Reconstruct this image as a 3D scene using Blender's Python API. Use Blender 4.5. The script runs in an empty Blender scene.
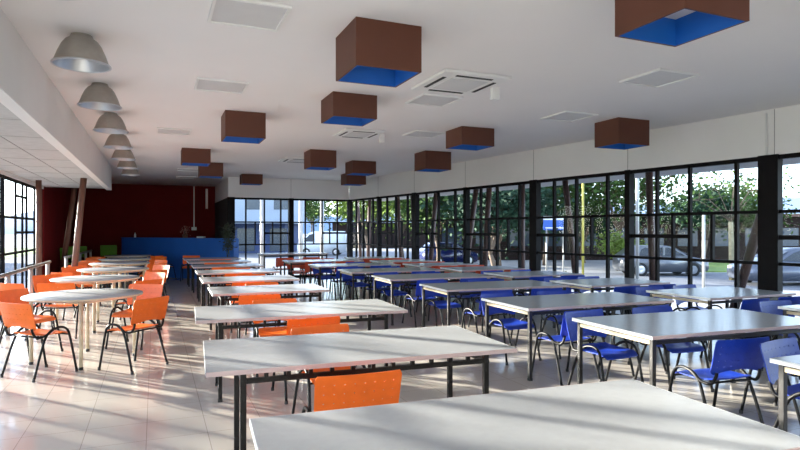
import bpy, bmesh, math, random
from mathutils import Matrix, Vector
random.seed(7)
PI = math.pi
R = math.radians
C = bpy.context.scene.collection

# ---------------------------------------------------------------- camera
cam_d = bpy.data.cameras.new('camera')
cam_d.lens = 25.875
cam_d.sensor_width = 36
cam_d.shift_y = 0.00625
cam_d.clip_end = 2000
cam = bpy.data.objects.new('camera', cam_d)
C.objects.link(cam)
cam.location = (0, 0, 1.55)
cam.rotation_euler = (R(90), 0, R(-23.1))
bpy.context.scene.camera = cam

# ---------------------------------------------------------------- world, sun, exposure
SUN_EL, SUN_AZ = 11.2, 41.5          # azimuth measured from +Y towards -X
w = bpy.data.worlds.new('world')
bpy.context.scene.world = w
w.use_nodes = True
nt = w.node_tree
bg = nt.nodes['Background']
sky = nt.nodes.new('ShaderNodeTexSky')
sky.sky_type = 'NISHITA'
sky.sun_disc = False
sky.sun_elevation = R(38)
sky.sun_rotation = R(-SUN_AZ)
sky.air_density = 0.8
sky.dust_density = 0.6
sky.ozone_density = 1.6
hs = nt.nodes.new('ShaderNodeHueSaturation')
hs.inputs['Saturation'].default_value = 0.72
nt.links.new(sky.outputs[0], hs.inputs['Color'])
nt.links.new(hs.outputs[0], bg.inputs[0])
bg.inputs[1].default_value = 0.58
sd = bpy.data.lights.new('sun', 'SUN')
sd.energy = 21.0
sd.angle = R(0.9)
sd.color = (1.0, 0.90, 0.76)
sun = bpy.data.objects.new('sun', sd)
C.objects.link(sun)
sv = Vector((-math.sin(R(SUN_AZ)) * math.cos(R(SUN_EL)), math.cos(R(SUN_AZ)) * math.cos(R(SUN_EL)), math.sin(R(SUN_EL))))
sun.rotation_euler = sv.to_track_quat('Z', 'Y').to_euler()
sun.location = sv * 30
vs = bpy.context.scene.view_settings
vs.view_transform = 'Standard'
vs.look = 'None'
vs.gamma = 1
vs.use_curve_mapping = False
vs.exposure = 0.85

# ---------------------------------------------------------------- materials
def mat(name, col, rough=0.6, metal=0.0, var=0.05, scale=6.0, bump=0.0, coat=0.0, spec=0.5, emit=None, trans=0.0):
    m = bpy.data.materials.new(name)
    m.use_nodes = True
    n, l = m.node_tree.nodes, m.node_tree.links
    b = n['Principled BSDF']
    b.inputs['Roughness'].default_value = rough
    b.inputs['Metallic'].default_value = metal
    b.inputs['Specular IOR Level'].default_value = spec
    b.inputs['Coat Weight'].default_value = coat
    tc = n.new('ShaderNodeTexCoord')
    no = n.new('ShaderNodeTexNoise')
    no.inputs['Scale'].default_value = scale
    no.inputs['Detail'].default_value = 4
    l.new(tc.outputs['Object'], no.inputs['Vector'])
    cr = n.new('ShaderNodeValToRGB')
    lo = [max(0, c * (1 - var)) for c in col]
    hi = [min(1, c * (1 + var)) for c in col]
    cr.color_ramp.elements[0].color = (*lo, 1)
    cr.color_ramp.elements[0].position = 0.3
    cr.color_ramp.elements[1].color = (*hi, 1)
    cr.color_ramp.elements[1].position = 0.7
    l.new(no.outputs['Fac'], cr.inputs['Fac'])
    l.new(cr.outputs['Color'], b.inputs['Base Color'])
    if bump:
        bp = n.new('ShaderNodeBump')
        bp.inputs['Strength'].default_value = bump
        bp.inputs['Distance'].default_value = 0.01
        l.new(no.outputs['Fac'], bp.inputs['Height'])
        l.new(bp.outputs['Normal'], b.inputs['Normal'])
    if emit:
        b.inputs['Emission Color'].default_value = (*emit[0], 1)
        b.inputs['Emission Strength'].default_value = emit[1]
    return m

def glass_mat(name, tint=(0.93, 0.96, 0.97)):
    m = bpy.data.materials.new(name)
    m.use_nodes = True
    n, l = m.node_tree.nodes, m.node_tree.links
    n.remove(n['Principled BSDF'])
    out = n['Material Output']
    t = n.new('ShaderNodeBsdfTransparent')
    t.inputs[0].default_value = (*tint, 1)
    g = n.new('ShaderNodeBsdfGlossy')
    g.inputs['Roughness'].default_value = 0.02
    lw = n.new('ShaderNodeLayerWeight')          # facing: the same from both sides of the pane
    pw = n.new('ShaderNodeMath')
    pw.operation = 'POWER'
    pw.inputs[1].default_value = 5
    l.new(lw.outputs['Facing'], pw.inputs[0])
    ma = n.new('ShaderNodeMath')
    ma.operation = 'MULTIPLY_ADD'
    ma.inputs[1].default_value = 0.30
    ma.inputs[2].default_value = 0.005
    l.new(pw.outputs[0], ma.inputs[0])
    mx = n.new('ShaderNodeMixShader')
    l.new(ma.outputs[0], mx.inputs[0])
    l.new(t.outputs[0], mx.inputs[1])
    l.new(g.outputs[0], mx.inputs[2])
    l.new(mx.outputs[0], out.inputs[0])
    return m

def floor_mat():
    m = bpy.data.materials.new('polished_tile')
    m.use_nodes = True
    n, l = m.node_tree.nodes, m.node_tree.links
    b = n['Principled BSDF']
    tc = n.new('ShaderNodeTexCoord')
    mp = n.new('ShaderNodeMapping')
    mp.inputs['Location'].default_value = (0.487, 0.1, 0)
    l.new(tc.outputs['Object'], mp.inputs['Vector'])
    br = n.new('ShaderNodeTexBrick')
    br.offset = 0.0
    br.inputs['Color1'].default_value = (0.53, 0.485, 0.435, 1)
    br.inputs['Color2'].default_value = (0.505, 0.46, 0.41, 1)
    br.inputs['Mortar'].default_value = (0.31, 0.27, 0.24, 1)
    br.inputs['Scale'].default_value = 1.0
    br.inputs['Brick Width'].default_value = 0.43
    br.inputs['Row Height'].default_value = 0.43
    br.inputs['Mortar Size'].default_value = 0.0025
    l.new(mp.outputs[0], br.inputs['Vector'])
    l.new(br.outputs['Color'], b.inputs['Base Color'])
    no = n.new('ShaderNodeTexNoise')
    no.inputs['Scale'].default_value = 2.2
    l.new(tc.outputs['Object'], no.inputs['Vector'])
    mr = n.new('ShaderNodeMapRange')
    mr.inputs['To Min'].default_value = 0.10
    mr.inputs['To Max'].default_value = 0.20
    l.new(no.outputs['Fac'], mr.inputs['Value'])
    l.new(mr.outputs[0], b.inputs['Roughness'])
    b.inputs['Specular IOR Level'].default_value = 0.6
    return m

M = {
    'floor': floor_mat(),
    'ceiling': mat('ceiling_paint', (0.82, 0.80, 0.79), 0.8, var=0.02, scale=0.7),
    'white': mat('white_wall_paint', (0.78, 0.77, 0.75), 0.55, var=0.03, scale=1.2),
    'seam': mat('panel_seam', (0.35, 0.34, 0.33), 0.8),
    'red': mat('dark_red_paint', (0.135, 0.005, 0.006), 0.7, var=0.12, scale=1.5, spec=0.15),
    'black': mat('black_window_steel', (0.006, 0.005, 0.006), 0.55, var=0.1, spec=0.1),
    'glass': glass_mat('clear_glass'),
    'tile': mat('fibre_ceiling_panel', (0.50, 0.50, 0.49), 0.85, var=0.07, scale=9),
    'soffit': mat('grey_soffit', (0.40, 0.39, 0.38), 0.8, var=0.05),
    'concrete': mat('pale_concrete', (0.33, 0.33, 0.33), 0.85, var=0.12, scale=0.5),
    'asphalt': mat('asphalt', (0.14, 0.15, 0.17), 0.85, var=0.12, scale=1.2),
    'grass': mat('mown_grass', (0.16, 0.24, 0.05), 0.9, var=0.3, scale=1.4),
    'top': mat('grey_laminate', (0.43, 0.44, 0.455), 0.24, var=0.025, scale=25, spec=0.5),
    'edge': mat('pale_pink_edge_band', (0.55, 0.42, 0.41), 0.5),
    'edgew': mat('white_edge_band', (0.85, 0.85, 0.85), 0.35),
    'steel': mat('black_painted_steel', (0.006, 0.0055, 0.006), 0.42, var=0.1, spec=0.25),
    'steel2': mat('dark_grey_steel', (0.022, 0.020, 0.020), 0.4, metal=0.2, var=0.1),
    'cream': mat('cream_painted_steel', (0.62, 0.52, 0.36), 0.4, var=0.05),
    'orange': mat('orange_plastic', (0.86, 0.145, 0.010), 0.36, var=0.06, scale=14, spec=0.5),
    'red_or': mat('red_orange_plastic', (0.60, 0.065, 0.022), 0.36, var=0.06, scale=14),
    'blue': mat('blue_plastic', (0.006, 0.040, 0.40), 0.40, var=0.08, scale=14),
    'green': mat('green_plastic', (0.10, 0.25, 0.02), 0.45, var=0.06),
    'boxb': mat('brown_lamp_box_paint', (0.100, 0.028, 0.012), 0.6, var=0.08, scale=3),
    'boxi': mat('blue_inner_paint', (0.006, 0.11, 0.46), 0.5, var=0.05),
    'counter': mat('blue_counter_panel', (0.020, 0.13, 0.50), 0.5, var=0.06, scale=2),
    'alu': mat('brushed_aluminium', (0.36, 0.335, 0.30), 0.45, metal=0.35, var=0.05, scale=20),
    'alu_in': mat('bright_reflector', (0.55, 0.57, 0.60), 0.3, metal=0.85, var=0.04),
    'rail': mat('satin_steel_rail', (0.40, 0.38, 0.36), 0.35, metal=0.55, var=0.05),
    'post': mat('rail_post_metal', (0.42, 0.41, 0.39), 0.4, metal=0.3, var=0.05),
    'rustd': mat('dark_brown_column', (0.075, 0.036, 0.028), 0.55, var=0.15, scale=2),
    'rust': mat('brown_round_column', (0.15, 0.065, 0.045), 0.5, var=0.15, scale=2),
    'plaster': mat('white_plastic', (0.78, 0.78, 0.76), 0.45, var=0.02),
    'diff': mat('lamp_diffuser', (0.62, 0.62, 0.62), 0.6, var=0.02),
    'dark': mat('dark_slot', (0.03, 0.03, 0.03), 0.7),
    'bark': mat('tree_bark', (0.14, 0.10, 0.07), 0.9, var=0.3, scale=5, bump=0.5),
    'palebark': mat('pale_yellow_bark', (0.26, 0.225, 0.13), 0.9, var=0.2, scale=5),
    'leafd': mat('dark_leaves', (0.018, 0.042, 0.024), 0.7, spec=0.1, var=0.5, scale=1.5),
    'leafm': mat('mid_leaves', (0.045, 0.085, 0.02), 0.7, spec=0.1, var=0.5, scale=1.5),
    'leafl': mat('light_leaves', (0.12, 0.18, 0.03), 0.7, spec=0.1, var=0.4, scale=1.5),
    'leafp': mat('indoor_plant_leaves', (0.03, 0.04, 0.02), 0.6, var=0.4, scale=4),
    'wallb': mat('dark_brown_wall', (0.030, 0.020, 0.018), 0.9, spec=0.1, var=0.25, scale=0.6),
    'build': mat('pale_building_render', (0.34, 0.39, 0.46), 0.8, var=0.06, scale=0.4),
    'buildb': mat('blue_building_render', (0.035, 0.06, 0.15), 0.7, var=0.06, scale=0.4),
    'bwin': mat('dark_building_glass', (0.04, 0.06, 0.09), 0.15, var=0.1),
    'silver': mat('silver_car_paint', (0.13, 0.14, 0.155), 0.3, metal=0.3, var=0.03, coat=0.6),
    'grey': mat('grey_car_paint', (0.09, 0.105, 0.14), 0.3, metal=0.3, var=0.03, coat=0.6),
    'vanw': mat('white_van_paint', (0.75, 0.78, 0.82), 0.3, var=0.02, coat=0.5),
    'carb': mat('blue_car_paint', (0.006, 0.012, 0.08), 0.25, var=0.03, coat=0.6),
    'carg': mat('car_window_glass', (0.02, 0.025, 0.03), 0.08, var=0.05),
    'tyre': mat('tyre_rubber', (0.015, 0.015, 0.015), 0.8),
    'signb': mat('blue_sign_paint', (0.03, 0.12, 0.50), 0.5, var=0.03),
    'yellow': mat('yellow_pole_paint', (0.36, 0.32, 0.05), 0.5),
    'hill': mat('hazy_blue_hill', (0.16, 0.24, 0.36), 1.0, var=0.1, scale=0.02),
    'pinkp': mat('pink_patterned_card', (0.35, 0.16, 0.13), 0.6, var=0.6, scale=14),
}

# ---------------------------------------------------------------- mesh helpers
class MB:
    def __init__(s):
        s.v, s.f, s.m, s.mats, s.sm = [], [], [], [], []
    def mi(s, m):
        if m not in s.mats:
            s.mats.append(m)
        return s.mats.index(m)
    def add(s, vs, fs, m, smooth=False, mx=None):
        o = len(s.v)
        for p in vs:
            p = Vector(p)
            s.v.append(tuple(mx @ p) if mx else tuple(p))
        i = s.mi(m)
        for f in fs:
            s.f.append([o + k for k in f])
            s.m.append(i)
            s.sm.append(smooth)
    def box(s, x0, x1, y0, y1, z0, z1, m, bev=0.0, mx=None):
        if bev <= 0:
            vs = [(x, y, z) for z in (z0, z1) for y in (y0, y1) for x in (x0, x1)]
            s.add(vs, [(0, 2, 3, 1), (4, 5, 7, 6), (0, 1, 5, 4), (2, 6, 7, 3), (0, 4, 6, 2), (1, 3, 7, 5)], m, False, mx)
            return
        bm = bmesh.new()
        bmesh.ops.create_cube(bm, size=1)
        for v in bm.verts:
            v.co = Vector(((x0 + x1) / 2 + v.co.x * (x1 - x0), (y0 + y1) / 2 + v.co.y * (y1 - y0), (z0 + z1) / 2 + v.co.z * (z1 - z0)))
        bmesh.ops.bevel(bm, geom=bm.edges[:], offset=bev, segments=2, affect='EDGES', profile=0.5)
        bm.verts.index_update()
        s.add([v.co.copy() for v in bm.verts], [[v.index for v in f.verts] for f in bm.faces], m, False, mx)
        bm.free()
    def tube(s, pts, r, m, n=8, mx=None, cap=True, sub=0):
        pts = [Vector(p) for p in pts]
        if sub:
            q = []
            for i in range(len(pts) - 1):
                p0 = pts[max(i - 1, 0)]; p1 = pts[i]; p2 = pts[i + 1]; p3 = pts[min(i + 2, len(pts) - 1)]
                for k in range(sub):
                    t = k / sub
                    q.append(0.5 * ((2 * p1) + (p2 - p0) * t + (2 * p0 - 5 * p1 + 4 * p2 - p3) * t * t + (3 * p1 - p0 - 3 * p2 + p3) * t ** 3))
            q.append(pts[-1])
            pts = q
        rs = r if isinstance(r, (list, tuple)) else [r] * len(pts)
        if len(rs) != len(pts):
            a, b = rs[0], rs[-1]
            rs = [a + (b - a) * i / (len(pts) - 1) for i in range(len(pts))]
        vs, fs = [], []
        ref = None
        for i, p in enumerate(pts):
            d = (pts[min(i + 1, len(pts) - 1)] - pts[max(i - 1, 0)]).normalized()
            if ref is None:
                ref = Vector((0, 0, 1)) if abs(d.z) < 0.9 else Vector((1, 0, 0))
            u = (ref - d * ref.dot(d)).normalized()
            ref = u
            v = d.cross(u)
            for k in range(n):
                a = 2 * PI * k / n
                vs.append(p + (u * math.cos(a) + v * math.sin(a)) * rs[i])
        for i in range(len(pts) - 1):
            for k in range(n):
                a, b = i * n + k, i * n + (k + 1) % n
                fs.append((a, b, b + n, a + n))
        if cap:
            fs.append(tuple(range(n))[::-1])
            fs.append(tuple(range((len(pts) - 1) * n, len(pts) * n)))
        s.add(vs, fs, m, True, mx)
    def lathe(s, prof, m, n=24, mx=None):
        vs, fs = [], []
        for (r, z) in prof:
            for k in range(n):
                a = 2 * PI * k / n
                vs.append((r * math.cos(a), r * math.sin(a), z))
        for i in range(len(prof) - 1):
            for k in range(n):
                a, b = i * n + k, i * n + (k + 1) % n
                fs.append((a, b, b + n, a + n))
        s.add(vs, fs, m, True, mx)
    def prism(s, poly, y0, y1, m, mx=None):      # poly in x,z
        n = len(poly)
        vs = [(x, y0, z) for x, z in poly] + [(x, y1, z) for x, z in poly]
        fs = [tuple(range(n)), tuple(range(2 * n - 1, n - 1, -1))]
        fs += [(i, i + n, (i + 1) % n + n, (i + 1) % n) for i in range(n)]
        s.add(vs, fs, m, False, mx)
    def build(s, name, parent=None, loc=(0, 0, 0), rz=0, **p):
        me = bpy.data.meshes.new(name)
        me.from_pydata(s.v, [], s.f)
        for m in s.mats:
            me.materials.append(M[m])
        me.polygons.foreach_set('material_index', s.m)
        me.polygons.foreach_set('use_smooth', s.sm)
        me.update()
        o = bpy.data.objects.new(name, me)
        C.objects.link(o)
        o.location = loc
        o.rotation_euler = (0, 0, rz)
        if parent is not None:
            o.parent = parent
        tag(o, **p)
        return o

def tag(o, label=None, cat=None, group=None, kind=None):
    if label: o['label'] = label
    if cat: o['category'] = cat
    if group: o['group'] = group
    if kind: o['kind'] = kind
    return o

def empty(name, loc=(0, 0, 0), rz=0, **p):
    o = bpy.data.objects.new(name, None)
    o.empty_display_size = 0.2
    C.objects.link(o)
    o.location = loc
    o.rotation_euler = (0, 0, rz)
    tag(o, **p)
    return o

kids = {}
def register(o):
    kids[o.name] = [c for c in C.objects if c.parent == o]
    for c in kids[o.name]:
        register(c)

def dup(o, loc, rz=0, label=None, parent=None, group=None):
    c = o.copy()
    C.objects.link(c)
    if parent is None:
        c.location = loc
        c.rotation_euler = (0, 0, rz)
    else:
        c.parent = parent
    if label: c['label'] = label
    if group: c['group'] = group
    for ch in kids.get(o.name, []):
        dup(ch, None, parent=c)
    return c

def first_or_dup(state, proto, loc, rz, label, group):
    if not state.get(proto.name):
        state[proto.name] = True
        proto.location = loc
        proto.rotation_euler = (0, 0, rz)
        proto['label'] = label
        proto['group'] = group
        return proto
    return dup(proto, loc, rz, label, group=group)
used = {}
ORD = ['zeroth', 'first', 'second', 'third', 'fourth', 'fifth', 'sixth', 'seventh', 'eighth', 'ninth', 'tenth', 'eleventh']

# ================================================================ STRUCTURE
H = 3.2
a = R(7.3)
WN = Vector((math.cos(a), math.sin(a), 0))
WD = Vector((-math.sin(a), math.cos(a), 0))
WP = Vector((7.74, 5.18, 0))
def wpt(s, off=0, z=0):
    p = WP + WD * s + WN * off
    return (p.x, p.y, z)
# matrix: local x along the wall (increasing s), local y outwards, z up
WM = Matrix((( WD.x, WN.x, 0, WP.x), (WD.y, WN.y, 0, WP.y), (0, 0, 1, 0), (0, 0, 0, 1)))

b = MB()
b.add([(-2.7, -3.2, 0), (9.2, -3.2, 0), (6.1, 18.6, 0), (6.1, 18.6, 0), (2.4, 18.6, 0), (2.4, 23, 0), (-2.7, 23, 0)], [(0, 1, 2, 4, 5, 6)], 'floor')
b.add([(-2.7, -3.2, -0.15), (9.2, -3.2, -0.15), (6.1, 18.6, -0.15), (2.4, 18.6, -0.15), (2.4, 23, -0.15), (-2.7, 23, -0.15)], [(0, 5, 4, 3, 2, 1)], 'concrete')
b.build('floor', kind='structure')
b = MB()
pts = [(-2.7, -3.2), (9.2, -3.2), (6.2, 18.7), (2.4, 18.7), (2.4, 23), (-2.7, 23)]
n = len(pts)
b.add([(x, y, H) for x, y in pts] + [(x, y, H + 0.25) for x, y in pts], [tuple(range(n))[::-1], tuple(range(n, 2 * n))] + [(i, (i + 1) % n, (i + 1) % n + n, i + n) for i in range(n)], 'ceiling')
b.build('ceiling', kind='structure')
# lowered ceiling over the window strip and its beam
b = MB()
b.box(-1.17, -1.05, -3, 17.0, 2.6, H - 0.002, 'white')
b.box(-2.66, -1.17, -3, 17.0, 2.64, 2.72, 'tile')
for i in range(17):
    b.box(-2.55, -1.18, -2.9 + i * 1.2, -2.894 + i * 1.2, 2.637, 2.641, 'seam')
for x in (-2.15, -1.65):
    b.box(x, x + 0.008, -2.9, 16.98, 2.634, 2.641, 'seam')
b.box(-2.66, -1.17, 16.9, 17.0, 2.64, H - 0.002, 'white')
b.build('ceiling_left', kind='structure')
# red walls
b = MB(); b.box(-2.7, -2.55, 16.7, 22.8, 0, H - 0.002, 'red'); b.build('wall_left', kind='structure')
b = MB(); b.box(-2.7, 2.4, 22.8, 22.95, 0, H - 0.002, 'red'); b.build('wall_far', kind='structure')
b = MB()
b.box(2.10, 2.25, 18.5, 22.8, 2.57, H - 0.002, 'white')
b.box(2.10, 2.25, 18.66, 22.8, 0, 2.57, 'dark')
b.build('wall_return', kind='structure')
b = MB()
b.box(2.25, 6.02, 18.5, 18.65, 2.57, H - 0.002, 'white')
for x in (4.05,):
    b.box(x, x + 0.01, 18.494, 18.5, 2.57, H - 0.01, 'seam')
b.build('wall_glazed_end', kind='structure')
b = MB()
b.box(-8.0, 13.44, 0, 0.15, 2.57, H - 0.002, 'white', mx=WM)
for s in (0.0, 2.35, 4.63, 6.95, 9.27, 11.37):
    b.box(s, s + 0.009, -0.005, 0.0, 2.57, H - 0.01, 'seam', mx=WM)
b.tube([wpt(0.1, -0.02, 2.58), wpt(0.1, -0.02, 3.15)], 0.012, 'plaster')
b.build('wall_right', kind='structure')
b = MB(); b.box(-2.7, 9.2, -3.2, -3.0, 0, H - 0.002, 'white'); b.build('wall_back', kind='structure')
b = MB(); b.box(-2.68, -2.55, -3.0, 16.7, 2.57, H - 0.002, 'white'); b.build('wall_left_upper', kind='structure')

# window bays: frame (structure) with glass as its part
wn = [0]
HM, HL, HS = 1.80, 1.09, 1.45
def bay(L, mx, pat, t=0.022, d=0.03, hs=()):
    """a glazed bay L long; local x along, y outwards."""
    wn[0] += 1
    b = MB()
    def V(x, z0, z1, t=t): b.box(x - t, x + t, -d, d, z0, z1, 'black', mx=mx)
    def Hh(x0, x1, z, t=t): b.box(x0, x1, -d, d, z - t, z + t, 'black', mx=mx)
    top = 2.57
    Hh(0, L, top - 0.03, 0.03); Hh(0, L, 0.04, 0.04)
    V(0.02, 0, top); V(L - 0.02, 0, top)
    Hh(0, L, HM); Hh(0, L, HL)
    xs = [q * L for q in pat]
    for x in xs: V(x, 0, top)
    if len(xs) == 3:
        V((xs[0] + xs[1]) / 2, HL, HM, 0.018)
        V((xs[1] + xs[2]) / 2, HL, HM, 0.018)
        Hh(xs[1], L, HS, 0.03)
    for x0, x1, z in hs: Hh(x0 * L, x1 * L, z)
    o = b.build('window_%d' % wn[0], kind='structure')
    g = MB()
    g.box(0.03, L - 0.03, -0.003, 0.003, 0.07, top - 0.06, 'glass', mx=mx)
    g.build('glass', parent=o)
    return o

cols = [-6.86, -4.55, -2.24, 0.08, 2.35, 4.63, 6.95, 9.27, 11.37, 13.46]
tn = [0]
def trim_box(args, m='black', mx=None):
    tn[0] += 1
    b = MB(); b.box(*args, m, mx=mx)
    return b.build('trim_%d' % tn[0], kind='structure')
for i, s in enumerate(cols):
    thick = s in (0.08, 4.63, 9.27, -4.55, 13.46)
    wd = 0.13 if s == 0.08 else (0.10 if thick else 0.05)
    dp = 0.03
    trim_box((s - wd, s + wd, -dp, 0.10, 0, 2.575), mx=WM)
    if i < len(cols) - 1:
        s2 = cols[i + 1]
        bay(s2 - s, WM @ Matrix.Translation((s, 0.04, 0)), (0.20, 0.515, 0.765))
# glazed end wall
EM = Matrix.Translation((0, 18.56, 0))
trim_box((2.08, 2.29, 18.46, 18.66, 0, 2.575))
trim_box((3.99, 4.14, 18.46, 18.66, 0, 2.575))
bay(1.80, EM @ Matrix.Translation((2.26, 0, 0)), (0.21, 0.53, 0.82))
bay(1.95, EM @ Matrix.Translation((4.07, 0, 0)), (0.24, 0.53, 0.80))
# left glazing
LM = Matrix(((0, -1, 0, -2.60), (1, 0, 0, 0), (0, 0, 1, 0), (0, 0, 0, 1)))
lc = [16.6 - 3.9 * k for k in range(6)]
for i, y in enumerate(lc):
    trim_box((y - 0.05, y + 0.05, -0.03, 0.03, 0, 2.575), mx=LM)
    if i < len(lc) - 1:
        bay(3.9, LM @ Matrix.Translation((y - 3.9, 0, 0)), (0.28, 0.45, 0.56, 0.79), t=0.024, d=0.018, hs=((0.28, 0.56, 2.25), (0.28, 0.79, 1.5), (0.56, 0.79, 0.75)))
# soffit outside the right wall and the end wall, plinth
b = MB()
b.box(-8, 14.6, 0.16, 1.95, 2.62, 2.9, 'soffit', mx=WM)
b.box(2.42, 6.0, 18.67, 20.1, 2.66, 2.9, 'soffit')
b.build('roof_overhang', kind='structure')
b = MB()
b.box(-8, 14.8, 0.12, 1.9, -0.62, -0.06, 'concrete', mx=WM)
b.build('pavement', kind='structure')

# ground outside
GZ = -0.6
b = MB()
b.add([(-300, -80, GZ), (500, -80, GZ), (500, 500, GZ), (-300, 500, GZ)], [(0, 1, 2, 3)], 'concrete')
b.build('ground', kind='structure')
th = R(23.1)
CM = Matrix(((math.cos(th), math.sin(th), 0, 0), (-math.sin(th), math.cos(th), 0, 0), (0, 0, 1, 0), (0, 0, 0, 1)))  # local x sideways, y ahead
def cm(r, z, h=0):
    p = CM @ Vector((r, z, h)); return (p.x, p.y, p.z)
b = MB()
b.box(5.5, 90, 20.5, 28.6, GZ, GZ + 0.02, 'asphalt', mx=CM)
b.box(-60, 5.0, 27.0, 60, GZ, GZ + 0.02, 'asphalt', mx=CM)
b.build('road', kind='structure')
b = MB(); b.box(15.2, 90, 29.2, 37, GZ, GZ + 0.06, 'grass', mx=CM)
b.box(-90, -10, 6, 80, GZ, GZ + 0.04, 'grass')
b.build('lawn', kind='structure')
# hills
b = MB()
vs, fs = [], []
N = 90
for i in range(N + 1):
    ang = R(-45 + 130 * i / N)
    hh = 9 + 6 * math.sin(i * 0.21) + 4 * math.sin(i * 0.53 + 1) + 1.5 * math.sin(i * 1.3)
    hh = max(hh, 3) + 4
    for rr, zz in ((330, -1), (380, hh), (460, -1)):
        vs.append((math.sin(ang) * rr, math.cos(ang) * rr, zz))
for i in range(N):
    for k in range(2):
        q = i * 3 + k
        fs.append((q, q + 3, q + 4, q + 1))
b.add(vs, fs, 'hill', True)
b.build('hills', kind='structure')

# ================================================================ FURNITURE PROTOTYPES
def grid_shell(nx, nz, fn, m, thick=0.007, skip=()):
    """a double-sided thin shell; fn(u,v) -> (point, normal)."""
    b = MB()
    front, back = [], []
    for j in range(nz + 1):
        for i in range(nx + 1):
            p, nn = fn(i / nx, j / nz)
            p, nn = Vector(p), Vector(nn).normalized()
            front.append(p + nn * thick / 2); back.append(p - nn * thick / 2)
    K = len(front)
    cells = {(i, j) for i in range(nx) for j in range(nz)} - set(skip)
    idx = lambda i, j: j * (nx + 1) + i
    fs, wv, wf = [], [], []
    P = front + back
    for (i, j) in sorted(cells):
        q = (idx(i, j), idx(i + 1, j), idx(i + 1, j + 1), idx(i, j + 1))
        fs.append(q); fs.append(tuple(k + K for k in q[::-1]))
        for (di, dj, A, B) in ((0, -1, q[1], q[0]), (1, 0, q[2], q[1]), (0, 1, q[3], q[2]), (-1, 0, q[0], q[3])):
            if (i + di, j + dj) not in cells:
                o = len(wv)
                wv += [P[A], P[B], P[B + K], P[A + K]]
                wf.append((o, o + 1, o + 2, o + 3))
    b.add(P, fs, m, True)
    b.add(wv, wf, m, False)
    return b

def make_chair(colour, cname):
    t = empty('plastic_chair', cat='chair', label=cname)
    # seat: dished with a rounded waterfall front edge
    def seat(u, v):
        e = 0.035 * (abs(2 * v - 1) ** 6)
        wdt = 0.215 - 0.03 * max(0, 0.35 - v) - e * 0.6
        x = (2 * u - 1) * wdt
        y = -0.20 + 0.42 * v - 0.02 * abs(2 * u - 1) ** 4 * (1 if v > 0.5 else -1)
        z = 0.452 - 0.018 * (1 - (2 * u - 1) ** 2) * math.sin(PI * min(1, v * 1.1)) + (-0.035 * max(0, v - 0.8) / 0.2 * max(0, v - 0.8) / 0.2) + 0.02 * max(0, 0.2 - v) / 0.2
        return (x, y, z), (0, 0, 1)
    grid_shell(12, 12, seat, colour, 0.009).build('seat', t)
    # backrest with rows of small holes; rounded corners
    # grid lines close in on each hole, so the holes are small dots
    hu = [0.10 + 0.80 * k / 7 for k in range(8)]
    hv = [0.20, 0.40, 0.60, 0.80]
    ul = sorted([0, 0.03, 0.06, 0.94, 0.97, 1] + [c + d for c in hu for d in (-0.0075, 0.0075)])
    vl = sorted([0, 0.04, 0.08, 0.12, 0.88, 0.92, 0.96, 1] + [c + d for c in hv for d in (-0.0125, 0.0125)])
    NX, NZ = len(ul) - 1, len(vl) - 1
    def back(u, v):
        u, v = ul[round(u * NX)], vl[round(v * NZ)]
        k = abs(2 * u - 1)
        half = 0.252 - 0.008 * (1 - v)
        cr = 0.0
        if v > 0.88: cr = 0.014 * ((v - 0.88) / 0.12) ** 2
        if v < 0.12: cr = 0.03 * ((0.12 - v) / 0.12) ** 2
        x = (2 * u - 1) * (half - cr)
        y = -0.232 - 0.07 * v + 0.022 * k * k
        z = 0.515 + 0.285 * v
        if v < 0.3: z += 0.035 * (0.3 - v) / 0.3 * (1 - (2 * u - 1) ** 2)
        return (x, y, z), (-0.25 * (2 * u - 1), 1, 0.2)
    skip = [(i, j) for i in range(NX) for j in range(NZ) if any(abs((ul[i] + ul[i + 1]) / 2 - c) < 1e-4 for c in hu) and any(abs((vl[j] + vl[j + 1]) / 2 - c) < 1e-4 for c in hv)]
    grid_shell(NX, NZ, back, colour, 0.007, skip).build('backrest', t)
    st = 'steel'
    for s in (-1, 1):
        b = MB()
        b.tube([(s * 0.245, 0.24, 0.012), (s * 0.235, 0.175, 0.36), (s * 0.232, 0.14, 0.475), (s * 0.23, 0.07, 0.515), (s * 0.23, -0.03, 0.500), (s * 0.228, -0.11, 0.445),
                (s * 0.215, -0.19, 0.44), (s * 0.207, -0.226, 0.49), (s * 0.204, -0.236, 0.535)], 0.0125, st, 8, sub=3)
        b.lathe([(0.016, 0), (0.016, 0.03), (0.0115, 0.034)], 'dark', 8, mx=Matrix.Translation((s * 0.246, 0.242, 0.0)))
        b.build('leg', t)
        b = MB()
        b.tube([(s * 0.229, -0.02, 0.498), (s * 0.232, -0.10, 0.44), (s * 0.24, -0.17, 0.26), (s * 0.25, -0.245, 0.012)], 0.0125, st, 8, sub=3)
        b.lathe([(0.016, 0), (0.016, 0.03), (0.0115, 0.034)], 'dark', 8, mx=Matrix.Translation((s * 0.2505, -0.247, 0.0)))
        b.build('leg', t)
    b = MB(); b.tube([(-0.233, 0.15, 0.425), (0.233, 0.15, 0.425)], 0.009, st, 6); b.build('crossbar', t)
    b = MB(); b.tube([(-0.222, -0.15, 0.432), (0.222, -0.15, 0.432)], 0.009, st, 6); b.build('crossbar', t)
    for ch in C.objects:
        if ch.parent == t:
            for v in ch.data.vertices: v.co.z *= 0.945
    register(t)
    return t

chair = {c: make_chair(c, n) for c, n in (('orange', 'orange chair'), ('blue', 'blue chair'), ('red_or', 'red chair'), ('green', 'green chair'))}

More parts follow.
